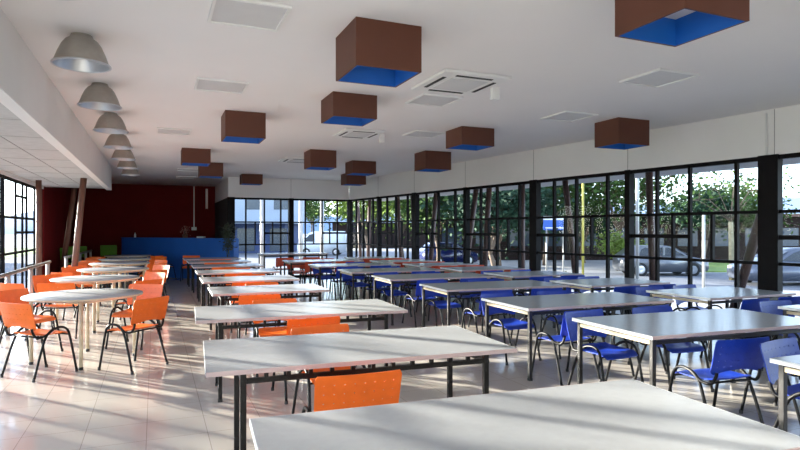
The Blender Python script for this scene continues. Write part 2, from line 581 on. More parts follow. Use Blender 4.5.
def make_table(L, Wd, leg_in_x, ya, yb, st, edge_m, spacers):
    """origin at the middle of the floor footprint"""
    t = empty('canteen_table', cat='table', label='table')
    hx, hy = L / 2, Wd / 2
    b = MB()
    b.box(-hx + 0.003, hx - 0.003, -hy + 0.003, hy - 0.003, 0.722, 0.75, 'top', bev=0.002)
    top = b.build('tabletop', t)
    b = MB()
    for x0, x1, y0, y1, m in ((-hx, hx, -hy, -hy + 0.003, edge_m), (-hx, hx, hy - 0.003, hy, edge_m), (-hx, -hx + 0.003, -hy, hy, 'edgew'), (hx - 0.003, hx, -hy, hy, 'edgew')):
        b.box(x0, x1, y0, y1, 0.7225, 0.7495, m)
    b.build('edge_band', top)
    lx, r = hx - leg_in_x, 0.0175
    ya, yb = -hy + ya, -hy + yb            # front and rear leg lines
    zr = 0.655 if spacers else 0.675
    for sx in (-1, 1):
        for y in (ya, yb):
            b = MB()
            b.box(sx * lx - r, sx * lx + r, y - r, y + r, 0.01, 0.7215, st, bev=0.003)
            b.box(sx * lx - r - 0.002, sx * lx + r + 0.002, y - r - 0.002, y + r + 0.002, 0.0, 0.025, 'dark')
            b.build('leg', t)
    for y in (ya, yb):
        b = MB()
        b.box(-lx, lx, y - 0.012, y + 0.012, zr, zr + 0.03, st)
        if spacers:
            k = 11
            for i in range(k):
                x = -lx + 2 * lx * (i + 1) / (k + 1)
                b.box(x - 0.012, x + 0.012, y - 0.012, y + 0.012, zr + 0.03, 0.7215, st)
        b.build('apron_rail', t)
    for sx in (-1, 1):
        b = MB()
        b.box(sx * lx - 0.012, sx * lx + 0.012, ya, yb, zr, zr + 0.03, st if spacers else 'cream')
        b.build('apron_rail', t)
    register(t)
    return t

tW = make_table(2.0, 1.0, 0.21, 0.06, 0.64, 'steel', 'edge', True)
tW2 = make_table(1.5, 0.98, 0.12, 0.06, 0.64, 'steel', 'edge', True)
tB = make_table(1.95, 0.98, 0.05, 0.05, 0.93, 'steel2', 'edge', False)
tB2 = make_table(1.5, 0.98, 0.05, 0.05, 0.93, 'steel2', 'edge', False)

def put_table(proto, x0, yf, L, Wd, rot, label, group):
    """x0, yf: front left corner; rot in degrees"""
    m = Matrix.Rotation(R(rot), 4, 'Z')
    p = Vector((x0, yf, 0)) + m @ Vector((L / 2, Wd / 2, 0))
    o = first_or_dup(used, proto, (p.x, p.y, 0), R(rot), label, group)
    if 'ninth of the blue-chair row' in label: o.scale = (1, 1, 1.14)      # the last table by the end windows is taller
    return m, Vector((x0, yf, 0))

def put_chair(col, x, y, rz, label, group, tall=1.0):
    o = first_or_dup(used, chair[col], (x, y, 0), rz, label, group)
    o.scale = (1, 1, tall)

# ================================================================ MIDDLE ROW (white tables, orange chairs)
g = 'grey-topped tables of the middle row'
gc = 'orange chairs of the middle row'
mid = [  # x0, y front, proto, length, width, rotation
    (0.30, 1.50, tW, 2.0, 1.0, -4.0), (0.26, 3.39, tW, 2.0, 1.0, -3.6), (0.33, 5.36, tW, 2.0, 1.0, -3.0),
    (0.66, 7.50, tW2, 1.5, 0.98, -1.5), (0.68, 9.30, tW2, 1.5, 0.98, -1.0), (0.72, 11.15, tW2, 1.5, 0.98, -1.0),
    (0.76, 13.1, tW2, 1.5, 0.98, -1.0), (0.76, 14.95, tW2, 1.5, 0.98, 0.0), (0.74, 16.65, tW2, 1.5, 0.98, 0.5)]
for i, (x0, yf, pr, L, Wd, rot) in enumerate(mid):
    o = ORD[i + 1]
    put_table(pr, x0, yf, L, Wd, rot, 'long grey rectangular table on black legs, %s of the middle row from the camera' % o, g)
    if i == 0: continue
    fx = 1.05 - 0.33 if i < 3 else 0.62
    dx = [0, 0.80, 0.98, 0.55, 0.62, 0.66, 0.62, 0.58, 0.6][i]
    bx = [0, 1.02, 0.92, 0.85, 0.90, 0.86, 0.90, 0.9, 0.8][i]
    jr = [0, -3, 4, -5, 3, 6, -4, 2, 5][i]
    tuck = [0, 0.04, -0.06][i] if i < 3 else 0.05
    put_chair('orange', x0 + dx, yf - tuck - dx * math.tan(R(-rot)), R(jr), 'orange perforated chair on the camera side of the %s middle-row table' % o, gc)
    if i < 8:
        put_chair('orange', x0 + bx, yf + Wd + 0.05 - bx * math.tan(R(-rot)), R(180 - jr), 'orange perforated chair on the far side of the %s middle-row table' % o, gc)

# ================================================================ BLUE ROW (tables and blue chairs)
g = 'tables of the blue row'
gc = 'chairs of the blue row'
blue = [(3.50, 1.42, -2.0), (3.44, 3.23, -3.5), (3.50, 4.87, -2.0), (3.58, 6.80, -3.0), (3.50, 8.60, -2.0), (3.42, 10.35, -1.5), (3.30, 12.30, -1.0), (3.10, 14.3, -1.0), (2.85, 16.7, 0.0)]
for i, (x0, yf, rot) in enumerate(blue):
    o = ORD[i + 1]
    put_table(tB, x0, yf, 1.95, 0.98, rot, 'grey rectangular table on dark corner legs, %s of the blue-chair row from the camera' % o, g)
    tr = math.tan(R(-rot))
    cc = 'blue' if i < 7 else 'red_or'
    cn = 'blue' if i < 7 else 'red-orange'
    fr = [(0.55, 3), (1.35, -2)] if i not in (1,) else [(0.56, -6), (1.38, 4)]
    if i == 2: fr = [(0.42, 2), (1.30, 5)]
    for (dx, j), en in zip(fr, ('end by the middle row', 'end by the window wall')):
        if i == 0: continue
        put_chair(cc, x0 + dx, yf - 0.03 - dx * tr, R(j), '%s perforated chair, camera side of %s blue-row table, %s' % (cn, o, en), gc)
    bk = [(0.45, 4), (1.25, -5)]
    if i == 0: bk = [(0.66, 8), (1.45, -3)]
    if i > 7: bk = []
    for (dx, j), en in zip(bk, ('end by the middle row', 'end by the window wall')):
        put_chair(cc, x0 + dx, yf + 0.98 + (0.02 if i else 0.08) - dx * tr, R(180 + j), '%s perforated chair, far side of %s blue-row table, %s' % (cn, o, en), gc)

# ================================================================ WINDOW ROW
g = 'tables of the window row'
gc = 'chairs of the window row'
win = [(6.02, 3.02, 0), (5.98, 4.76, -1.0), (5.76, 6.50, -1.0), (5.68, 8.36, -1.0), (5.60, 10.00, -1.0), (5.45, 11.65, 0.0), (5.32, 13.30, 0.0), (5.24, 15.3, 0.0)]
for i, (x0, yf, rot) in enumerate(win):
    o = ORD[i + 1]
    pr, L = tB2, 1.5
    if i > 5: x0 -= 0.1
    put_table(pr, x0, yf, L, 0.98, rot, 'grey rectangular table close to the window wall, %s of the window row from the camera' % o, g)
    cc = 'blue' if i < 4 else 'red_or'
    cn = 'blue' if i < 4 else 'red-orange'
    for (dx, j), en in zip([(0.38, 3), (1.08, -4)], ('aisle end', 'end by the glass')):
        put_chair(cc, x0 + dx, yf - 0.0, R(j), '%s perforated chair, camera side of %s window-row table, %s' % (cn, o, en), gc)
    for (dx, j), en in zip([(0.36, -3), (1.06, 4)], ('aisle end', 'end by the glass')):
        if i > 6: continue
        put_chair(cc, x0 + dx, yf + 0.98, R(180 + j), '%s perforated chair, far side of %s window-row table, %s' % (cn, o, en), gc)

# ================================================================ ROUND TABLES
def make_round(Rr=0.635):
    t = empty('round_table', cat='table', label='round table')
    b = MB()
    b.lathe([(0.001, 0.79), (Rr - 0.004, 0.79), (Rr, 0.787), (Rr, 0.766), (Rr - 0.004, 0.762), (0.001, 0.762)], 'top', 64)
    top = b.build('tabletop', t)
    b = MB()
    b.lathe([(Rr - 0.001, 0.7865), (Rr + 0.002, 0.7865), (Rr + 0.002, 0.7665), (Rr - 0.001, 0.7665)], 'cream', 64)
    b.build('edge_band', top)
    for k in range(4):
        an = R(-88 + 90 * k)
        x, y = 0.54 * math.cos(an), 0.54 * math.sin(an)
        b = MB()
        b.tube([(x, y, 0.02), (x, y, 0.7615)], 0.021, 'cream', 10)
        b.lathe([(0.023, 0), (0.023, 0.03), (0.02, 0.034)], 'dark', 10, mx=Matrix.Translation((x, y, 0)))
        b.build('leg', t)
    b = MB()
    ring = [(0.54 * math.cos(R(-88 + 90 * k)), 0.54 * math.sin(R(-88 + 90 * k)), 0.735) for k in range(4)]
    for k in range(4):
        b.tube([ring[k], ring[(k + 1) % 4]], 0.012, 'cream', 6)
    b.build('apron_rail', t)
    register(t)
    return t
tR = make_round()
rt = [(-0.77, 7.78), (-0.86, 10.35), (-0.74, 12.6), (-0.74, 14.8), (-0.72, 16.9), (-0.74, 19.1)]
gc = 'orange chairs around the round tables'
for i, (x, y) in enumerate(rt):
    o = ORD[i + 1]
    first_or_dup(used, tR, (x, y, 0), 0, 'round grey-topped table on cream legs, %s of the round tables from the camera' % o, 'round tables beside the railing')
    pos = [(-0.30, -0.98, -40, 'camera-and-railing side'), (0.60, -0.66, 45, 'camera-and-aisle side'), (0.66, 0.62, 130, 'far aisle side'), (-0.62, 0.66, 225, 'far railing side')]
    if i == 0:
        pos = [(-0.36, -0.58, -46, 'camera-and-railing side'), (0.55, -0.62, 45, 'camera-and-aisle side'), (0.52, 0.70, 150, 'far aisle side'), (-0.66, 0.62, 235, 'far railing side')]
    else:
        if i == 1: pos.append((-0.36, -0.70, -14, 'camera side'))
        pos[0] = (-0.84 if i == 1 else -0.60, -0.50 if i == 1 else -0.66, -38, 'camera-and-railing side')
    for (dx, dy, rz, nm) in pos:
        if i == 5 and dy > 0: continue
        jit = random.uniform(-6, 6) if i else 0
        put_chair('orange', x + dx, y + dy, R(rz + jit), 'orange perforated chair at %s of the %s round table' % (nm, o), gc, 1.055)
put_chair('orange', 0.28, 19.2, R(-60), 'orange chair standing alone before the blue counter', gc)
put_chair('orange', 1.0, 18.72, R(170), 'orange chair between the last middle-row table and the blue counter', gc)
done = set()
for ch in kids[chair['green'].name]:
    if ch.data.name not in done:
        done.add(ch.data.name)
        for v in ch.data.vertices: v.co.z *= 1.38
for k, (x, y, rz, nm) in enumerate([(-1.42, 21.8, 0, 'tall green chair beside the end of the blue counter'), (-0.85, 22.4, 10, 'tall green chair half hidden behind the blue counter end'),
                                (-2.22, 19.0, 0, 'tall green chair in the red corner, nearer the side windows'), (-2.22, 20.6, 5, 'tall green chair deep in the red corner, just past the dim leaning column')]):
    put_chair('green', x, y, R(rz), nm, 'green chairs by the red wall')

# ================================================================ COUNTER
ct = empty('service_counter', (0, 0, 0), label='long bright blue service counter before the dark red wall', cat='counter')
A, B = Vector((-1.05, 22.0, 0)), Vector((2.22, 18.15, 0))
dv = (B - A); Lc = dv.length; ang = math.atan2(dv.y, dv.x)
KM = Matrix.Translation(A) @ Matrix.Rotation(ang, 4, 'Z')
b = MB(); b.box(0, Lc, 0, 0.04, 0.0, 1.27, 'counter', mx=KM); b.box(0, 0.04, 0.04, 0.55, 0, 1.27, 'counter', mx=KM); b.box(Lc - 0.04, Lc, 0.04, 0.22, 0, 1.27, 'counter', mx=KM)
b.build('front_panel', ct)
b = MB(); b.box(-0.01, Lc + 0.01, -0.015, 0.2, 1.27, 1.295, 'counter', bev=0.004, mx=KM); b.build('countertop', ct)
p = KM @ Vector((0.55, 0.1, 1.295))
b = MB(); b.lathe([(0.001, 0), (0.032, 0), (0.032, 0.11), (0.014, 0.14), (0.014, 0.165), (0.001, 0.165)], 'plaster', 12)
b.build('bottle', loc=p, label='small white bottle standing on the blue counter', cat='bottle')
p = KM @ Vector((2.9, 0.1, 1.295))
t = empty('flower_pot', p, label='pot of dusty pink flowers standing on the blue counter', cat='flower pot')
b = MB(); b.lathe([(0.001, 0), (0.07, 0), (0.09, 0.12), (0.001, 0.12)], 'rust', 14); b.build('pot', t)
b = MB()
rn = random.Random(3)
for k in range(60):
    c = Vector((rn.gauss(0, 0.07), rn.gauss(0, 0.07), 0.24 + rn.gauss(0, 0.07)))
    e = 0.025
    u = Vector((rn.gauss(0, 1), rn.gauss(0, 1), rn.gauss(0, 1))).normalized(); v = u.orthogonal().normalized()
    b.add([c - u * e, c + v * e, c + u * e, c - v * e], [(0, 1, 2, 3)], 'pinkp')
for k in range(10):
    b.tube([(0, 0, 0.11), (rn.gauss(0, 0.04), rn.gauss(0, 0.04), 0.25)], 0.003, 'leafp', 4)
b.build('flowers', t)
p = KM @ Vector((3.6, 0.1, 1.295))
b = MB(); b.box(-0.14, 0.14, -0.06, 0.06, 0, 0.05, 'plaster', bev=0.01); b.box(-0.1, 0.1, -0.04, 0.04, 0.05, 0.065, 'dark')
b.build('tray', loc=p, rz=ang, label='low pale tray lying on the blue counter', cat='tray')
# conduit on the red wall
t = empty('wall_conduit', (1.35, 22.79, 0), label='thin white conduit running down the red wall to a socket box', cat='conduit')
b = MB(); b.box(-0.022, 0.022, -0.03, 0.0, 1.66, 3.19, 'plaster'); b.build('pipe', t)
b = MB(); b.box(-0.09, 0.09, -0.05, 0.0, 1.54, 1.66, 'plaster', bev=0.008); b.build('socket', t)
b = MB(); b.box(1.76, 1.84, 22.74, 22.8, 2.35, 3.1, 'plaster'); b.build('wall_duct', label='short white duct at the top corner of the red wall', cat='duct')

# plant by the counter end
t = empty('potted_plant', (2.02, 17.75, 0), label='dark leafy potted plant at the corner of the blue counter', cat='plant')
b = MB(); b.lathe([(0.001, 0), (0.13, 0), (0.17, 0.3), (0.15, 0.3), (0.14, 0.27), (0.001, 0.27)], 'dark', 18); b.build('pot', t)
b = MB()
for k in range(5):
    b.tube([(0, 0, 0.26), (rn.gauss(0, 0.03), rn.gauss(0, 0.03), 0.8), (rn.gauss(0, 0.08), rn.gauss(0, 0.08), 1.45)], 0.008, 'leafp', 5)
b.build('stem', t)
b = MB()
for k in range(420):
    c = Vector((rn.gauss(0, 0.09), rn.gauss(0, 0.09), rn.uniform(0.95, 1.72)))
    u = Vector((rn.gauss(0, 1), rn.gauss(0, 1), rn.gauss(0, 0.6))).normalized(); v = u.orthogonal().normalized()
    b.add([c, c + u * 0.05 + v * 0.018, c + u * 0.1, c + u * 0.05 - v * 0.018], [(0, 1, 2, 3)], 'leafp')
b.build('foliage', t)

# ================================================================ RAILING
def railing(x0, y0, x1, y1, n, label, h=0.90):
    t = empty('railing', (x0, y0, 0), label=label, cat='railing')
    A, B = Vector((0, 0, 0)), Vector((x1 - x0, y1 - y0, 0))
    b = MB(); b.tube([A + Vector((0, 0, h)), B + Vector((0, 0, h))], 0.03, 'rail', 12); b.build('handrail', t)
    for i in range(n):
        p = A.lerp(B, (i + 0.15) / (n - 0.7))
        b = MB(); b.tube([p, p + Vector((0, 0, h - 0.01))], 0.034, 'post', 12)
        b.lathe([(0.06, 0), (0.06, 0.012), (0.03, 0.014)], 'post', 12, mx=Matrix.Translation(p))
        b.build('post', t)
railing(-2.02, 3.2, -1.97, 13.6, 7, 'satin metal railing beside the round tables, with slim round posts')
railing(-1.95, 15.6, -1.85, 20.6, 5, 'second short run of metal railing nearer the red wall')

# ================================================================ LEANING POLES INSIDE
def pole(p0, p1, r, label, cat='column', group=None, m='rust', name='leaning_column'):
    b = MB()
    v = Vector(p1) - Vector(p0)
    b.tube([(0, 0, 0), v], r, m, 14)
    b.lathe([(r * 2.0, 0), (r * 2.0, 0.015), (r, 0.02)], m, 14)
    return b.build(name, loc=p0, label=label, cat=cat, group=group)
pole((-1.62, 13.8, 0), (-1.37, 13.7, 2.64), 0.062, 'brown leaning round column inside, in front of the dark red wall')
pole((-2.36, 14.85, 0), (-2.34, 14.7, 2.64), 0.058, 'upright brown round column close to the side windows')
pole((-2.42, 18.4, 0), (-1.98, 18.2, 3.2), 0.07, 'dim brown leaning column deep in the red-walled corner')

# ================================================================ CEILING LAMPS AND BOXES
def make_dome():
    t = empty('dome_lamp', cat='lamp', label='lamp')
    b = MB()
    prof = [(0.08, 0.0), (0.088, -0.02), (0.094, -0.03), (0.125, -0.05), (0.153, -0.09), (0.180, -0.15), (0.200, -0.205), (0.216, -0.25)]
    b.lathe(prof, 'alu', 40); b.build('lamp_shade', t)
    b = MB(); b.lathe([(r - 0.004, z - 0.002) for r, z in prof[3:]] + [(0.002, -0.09)][:0], 'alu_in', 40)
    b.lathe([(0.001, -0.06), (0.131, -0.06)], 'alu_in', 24); b.build('reflector', t)
    b = MB(); b.lathe([(0.211, -0.247), (0.227, -0.247), (0.229, -0.259), (0.211, -0.259), (0.211, -0.247)], 'alu_in', 40); b.build('rim', t)
    b = MB(); b.lathe([(0.001, -0.17), (0.03, -0.16), (0.038, -0.13), (0.02, -0.09), (0.02, -0.06)], 'diff', 16); b.build('bulb', t)
    register(t)
    return t
dome = make_dome()
for k in range(8):
    first_or_dup(used, dome, (-0.57, 3.78 + 1.76 * k, H - 0.001), 0, 'aluminium dome lamp on the ceiling, %s in line from the camera' % ORD[k + 1], 'dome lamps along the lowered beam')

def lamp_box(x, y, sx, sy, h, label):
    t = empty('lamp_box', (x + sx / 2, y + sy / 2, H), label=label, cat='ceiling lamp', group='brown box lamps on the ceiling')
    ax, ay, w = sx / 2, sy / 2, 0.015
    b = MB()
    b.box(-ax, ax, -ay, -ay + w, -h, 0, 'boxb'); b.box(-ax, ax, ay - w, ay, -h, 0, 'boxb')
    b.box(-ax, -ax + w, -ay + w, ay - w, -h, 0, 'boxb'); b.box(ax - w, ax, -ay + w, ay - w, -h, 0, 'boxb')
    b.build('outer_box', t)
    b = MB()
    bx, by, v = ax - w, ay - w, 0.004
    b.box(-bx, bx, -by, -by + v, -h + 0.001, 0, 'boxi'); b.box(-bx, bx, by - v, by, -h + 0.001, 0, 'boxi')
    b.box(-bx, -bx + v, -by + v, by - v, -h + 0.001, 0, 'boxi'); b.box(bx - v, bx, -by + v, by - v, -h + 0.001, 0, 'boxi')
    b.build('blue_lining', t)
    b = MB(); b.box(-bx + v, bx - v, -by + v, by - v, -h * 0.53, -h * 0.53 + 0.016, 'diff'); b.build('diffuser', t)
boxes = [(1.43, 4.22, .56, .54, .372, 'large brown box lamp with blue inside, between the middle and aisle rows'),
         (1.95, 6.60, .56, .54, .29, 'shallow brown box lamp behind the largest hanging box'),
         (0.89, 8.20, .55, .55, .36, 'brown box lamp with blue underside above the middle row'),
         (0.50, 12.3, .55, .55, .30, 'small brown box lamp partly covering a farther box near the red wall'),
         (1.00, 14.7, .55, .55, .34, 'small brown box lamp tucked behind another near the red wall'),
         (2.35, 17.3, .60, .50, .29, 'tiny brown box lamp in front of the corner of the end windows'),
         (2.92, 11.5, .55, .55, .36, 'brown box lamp over the blue row, alone before the end windows'),
         (4.30, 12.95, .60, .55, .30, 'brown box lamp, upper one of two overlapping boxes over the end windows'),
         (5.10, 15.9, .60, .55, .32, 'brown box lamp, lower one of two overlapping boxes over the end windows'),
         (5.16, 10.75, .60, .55, .38, 'brown box lamp above two bright patches on the window wall'),
         (4.48, 8.00, .60, .55, .29, 'shallow brown box lamp over the middle of the blue row'),
         (6.24, 6.48, .60, .50, .38, 'brown box lamp near the white band of the window wall'),
         (2.77, 2.37, .54, .54, .385, 'big brown box lamp with deep blue inside, cut by the picture top')]
for q in boxes: lamp_box(*q)

def panel(x, y, s, label, sy=None):
    sy = sy or s
    t = empty('ceiling_panel_light', (x + s / 2, y + sy / 2, H), label=label, cat='ceiling light', group='flush square ceiling lights')
    a_, c_ = s / 2, sy / 2
    b = MB()
    w = 0.022
    b.box(-a_, a_, -c_, -c_ + w, -0.022, -0.001, 'plaster'); b.box(-a_, a_, c_ - w, c_, -0.022, -0.001, 'plaster')
    b.box(-a_, -a_ + w, -c_ + w, c_ - w, -0.022, -0.001, 'plaster'); b.box(a_ - w, a_, -c_ + w, c_ - w, -0.022, -0.001, 'plaster')
    b.build('frame', t)
    b = MB(); b.box(-a_ + w, a_ - w, -c_ + w, c_ - w, -0.008, -0.001, 'diff'); b.build('diffuser', t)
for q in [(0.38, 4.20, .55, 'flush square ceiling light at the top of the picture between lamps and box'),
          (0.42, 6.55, .55, 'flush square ceiling light in front of the middle-row box lamp'),
          (0.03, 10.0, .53, 'flush square ceiling light beside the dome lamps'),
          (2.97, 6.25, .55, 'flush square ceiling light directly behind the large air conditioner'),
          (4.73, 4.34, .57, 'flush square ceiling light below the big cut-off box lamp'),
          (5.22, 6.40, .57, 'flush square ceiling light just before the box near the window wall'),
          (3.95, 8.60, .57, 'flush square ceiling light between two shallow box lamps'),
          (0.55, 16.4, .57, 'flush square ceiling light close to the red wall'),
          (0.60, 18.8, .57, 'flush square ceiling light nearest the red wall')]: panel(*q)

def aircon(x, y, sx, sy, label):
    t = empty('air_conditioner', (x + sx / 2, y + sy / 2, H), label=label, cat='air conditioner', group='ceiling cassette air conditioners')
    ax, ay = sx / 2, sy / 2
    b = MB(); b.box(-ax, ax, -ay, ay, -0.035, -0.001, 'plaster', bev=0.01); b.build('housing', t)
    b = MB(); b.box(-ax * 0.55, ax * 0.55, -ay * 0.55, ay * 0.55, -0.043, -0.0355, 'diff', bev=0.003); b.build('intake_grille', t)
    for (x0, x1, y0, y1) in ((-ax * .55, ax * .55, -ay * .82, -ay * .72), (-ax * .55, ax * .55, ay * .72, ay * .82), (-ax * .82, -ax * .72, -ay * .55, ay * .55), (ax * .72, ax * .82, -ay * .55, ay * .55)):
        b = MB(); b.box(x0, x1, y0, y1, -0.040, -0.0355, 'dark'); b.build('air_slot', t)
aircon(2.72, 5.20, .80, .85, 'white cassette air conditioner right behind the large box lamp')
aircon(2.83, 8.85, .68, .78, 'white cassette air conditioner behind the shallow box lamp')
aircon(2.70, 12.9, .85, .80, 'small-looking cassette air conditioner over the far half of the hall')
def hang(x, y, label):
    t = empty('hanging_sensor', (x, y, H), label=label, cat='sensor')
    b = MB(); b.box(-0.045, 0.045, -0.03, 0.03, -0.165, -0.01, 'plaster', bev=0.006); b.build('body', t)
    b = MB(); b.tube([(0, 0, -0.02), (0, 0, -0.001)], 0.012, 'plaster', 8); b.build('stem', t)
hang(3.575, 5.62, 'small white box hanging beside the large air conditioner')
hang(3.565, 9.15, 'small white box hanging beside the farther air conditioner')

# ================================================================ OUTSIDE: leaning columns along the glass
oc = [((8.58, 6.51), (8.67, 5.76), .085), ((8.41, 7.85), (8.39, 7.96), .075), ((8.18, 9.62), (8.13, 10.0), .075), ((7.96, 11.33), (7.96, 11.33), .08), ((7.78, 12.77), (7.81, 12.54), .08),
      ((7.67, 13.63), (7.74, 13.06), .08), ((7.45, 15.3), (7.50, 14.92), .08), ((7.36, 16.0), (7.34, 16.25), .07), ((7.26, 16.85), (7.22, 17.1), .07), ((6.98, 19.3), (6.93, 18.95), .07), ((6.9, 19.75), (6.86, 20.05), .07)]
whereo = ['strongly leaning brown column right behind the thick black window post', 'nearly upright brown column outside, between second and third window bays', 'brown column tilting outside in front of the blue sign and yellow pole',
          'upright brown column outside beside a sunlit pale edge', 'leaning brown column outside, in front of the big dark tree', 'slanted brown column outside, close to a slim window post',
          'slanted brown column outside, by the blue parked car', 'slim brown column outside, just beyond a black window post', 'slim brown column outside, before bright green leaves',
          'pinkish brown column outside near the hall corner, tilting to the aisle', 'pinkish brown column outside, last before the hall corner']
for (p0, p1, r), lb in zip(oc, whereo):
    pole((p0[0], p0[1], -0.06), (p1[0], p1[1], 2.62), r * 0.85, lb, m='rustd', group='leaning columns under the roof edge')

# posts, sign
pole((17.5, 14.2, GZ), (17.5, 14.2, 2.1), 0.05, 'white round street post in front of the silver hatchback', 'post', m='post', name='white_post')
pole((10.8, 10.6, GZ), (10.8, 10.6, 4.5), 0.04, 'tall white pole outside beside a window post', 'post', m='post', name='white_pole')
pole((16.44, 19.08, GZ), (16.44, 19.08, 4.6), 0.05, 'tall yellow pole beside the road', 'pole', m='yellow', name='yellow_pole')
pole((20.2, 12.2, GZ), (20.2, 12.2, 2.2), 0.11, 'white round post in front of the nearer grey car', 'post', m='plaster', name='white_post')
for x, y, lb in ((5.85, 24.7, 'thick white post outside the end windows in front of the van nose'), (6.69, 24.3, 'white post outside the end windows in front of the van door'), (4.29, 25.3, 'white post outside the end windows before the blue building')):
    pole((x, y, GZ), (x, y, 2.9), 0.085, lb, 'post', m='post', name='white_post')
t = empty('road_sign', (17.3, 22.0, GZ), -th, label='blue and white sign board beyond the glass, beside the yellow pole', cat='sign')
b = MB(); b.box(-0.55, 0.55, -0.03, 0.03, 2.15, 2.80, 'signb'); b.build('board', t)
b = MB(); b.box(-0.55, 0.55, -0.04, -0.031, 2.62, 2.80, 'plaster'); b.box(-0.45, 0.45, -0.04, -0.031, 2.22, 2.28, 'plaster'); b.build('white_band', t)
b = MB(); b.tube([(-0.4, 0, 0), (-0.4, 0, 2.2)], 0.04, 'post', 8); b.build('post', t)
b = MB(); b.tube([(0.4, 0, 0), (0.4, 0, 2.2)], 0.04, 'post', 8); b.build('post', t)

# ================================================================ VEHICLES
def car(name, loc, rz, paint, L, Hc, Wc, label, cat='car', van=False):
    t = empty(name, loc, rz, label=label, cat=cat)
    h = L / 2
    if van:
        body = [(-h, .25), (-h, Hc * .92), (-h + .15, Hc), (h * .30, Hc), (h * .52, Hc * .93), (h * .80, Hc * .58), (h, Hc * .50), (h + .02, .3), (h * .9, .22)]
        glass = [(h * .28, Hc * .90), (h * .50, Hc * .86), (h * .74, Hc * .58), (h * .28, Hc * .58)]
    else:
        body = [(-h, .30), (-h + .02, Hc * .60), (-h * .92, Hc * .68), (-h * .70, Hc * .93), (-h * .55, Hc), (h * .05, Hc), (h * .22, Hc * .93), (h * .52, Hc * .66), (h * .90, Hc * .56), (h, Hc * .44), (h, .28), (h * .9, .2), (-h * .9, .2)]
        glass = [(-h * .68, Hc * .68), (-h * .60, Hc * .88), (-h * .50, Hc * .94), (h * .04, Hc * .94), (h * .18, Hc * .88), (h * .42, Hc * .68)]
    # body with narrowing roof
    b = MB()
    bm = bmesh.new()
    def ww(z): return Wc / 2 * (1 - 0.16 * max(0, (z - Hc * .62) / (Hc * .38)))
    n = len(body)
    vs = [(x, -ww(z), z) for x, z in body] + [(x, ww(z), z) for x, z in body]
    fs = [tuple(range(n)), tuple(range(2 * n - 1, n - 1, -1))] + [(i, i + n, (i + 1) % n + n, (i + 1) % n) for i in range(n)]
    bv = [bm.verts.new(v) for v in vs]
    for f in fs: bm.faces.new([bv[i] for i in f])
    bmesh.ops.recalc_face_normals(bm, faces=bm.faces[:])
    bmesh.ops.bevel(bm, geom=bm.edges[:], offset=0.05, segments=3, affect='EDGES')
    bm.verts.index_update()
    b.add([v.co.copy() for v in bm.verts], [[v.index for v in f.verts] for f in bm.faces], paint, True)
    bm.free()
    b.build('body', t)
    b = MB()
    for s in (-1, 1):
        vs = [(x, s * (ww(z) + 0.012), z) for x, z in glass]
        b.add(vs, [tuple(range(len(vs)))], 'carg')
    if not van: 
        for s in (-1, 1): b.box(-h * .1, -h * .05, s * (ww(Hc * .8) + .02) - .03, s * (ww(Hc * .8) + .02) + .03, Hc * .66, Hc * .95, paint)
    b.build('side_window', t)
    b = MB()
    x0, z0, x1, z1 = (h * .22, Hc * .90, h * .50, Hc * .69) if not van else (h * .53, Hc * .90, h * .79, Hc * .60)
    b.add([(x0 + .04, -ww(z0) * .9, z0 + .05), (x0 + .04, ww(z0) * .9, z0 + .05), (x1 + .05, ww(z1) * .92, z1 + .05), (x1 + .05, -ww(z1) * .92, z1 + .05)], [(0, 1, 2, 3)], 'carg')
    b.build('windscreen', t)
    for sx in (-.62, .62):
        for s in (-1, 1):
            mx = Matrix.Translation((sx * h, s * (Wc / 2 - .08), .31)) @ Matrix.Rotation(R(90), 4, 'X')
            b = MB(); b.lathe([(0.19, -.11), (.30, -.11), (.32, -.08), (.32, .08), (.30, .11), (.19, .11)], 'tyre', 24, mx=mx)
            o = b.build('wheel', t)
            b = MB(); b.lathe([(0.001, -.10), (.05, -.12), (.19, -.10)], 'alu_in', 16, mx=mx); b.lathe([(0.001, .10), (.05, .12), (.19, .10)], 'alu_in', 16, mx=mx); b.build('hubcap', o)
    b = MB()
    for s in (-1, 1):
        b.box(h - .06, h + .012, s * Wc * .36 - .14, s * Wc * .36 + .14, Hc * .42, Hc * .50, 'plaster', bev=.02)
    b.build('headlight', t)
    return t
p = cm(12.35, 27.4, GZ); car('parked_car', p, -th, 'silver', 3.9, 1.42, 1.65, 'silver hatchback parked on the road beyond the window bay with a white post')
p = cm(15.3, 22.6, GZ); car('parked_car', p, -th + PI, 'grey', 4.0, 1.45, 1.7, 'bluish grey car parked behind the thick black window post')
p = cm(-6.6, 49, GZ); car('parked_van', p, -th + PI, 'vanw', 4.0, 2.05, 1.9, 'white van parked beyond the end windows', 'van', van=True)
p = cm(2.9, 35, GZ); car('parked_car', p, -th + R(25), 'carb', 3.4, 1.4, 1.6, 'dark blue car parked beyond the window wall near green trees')

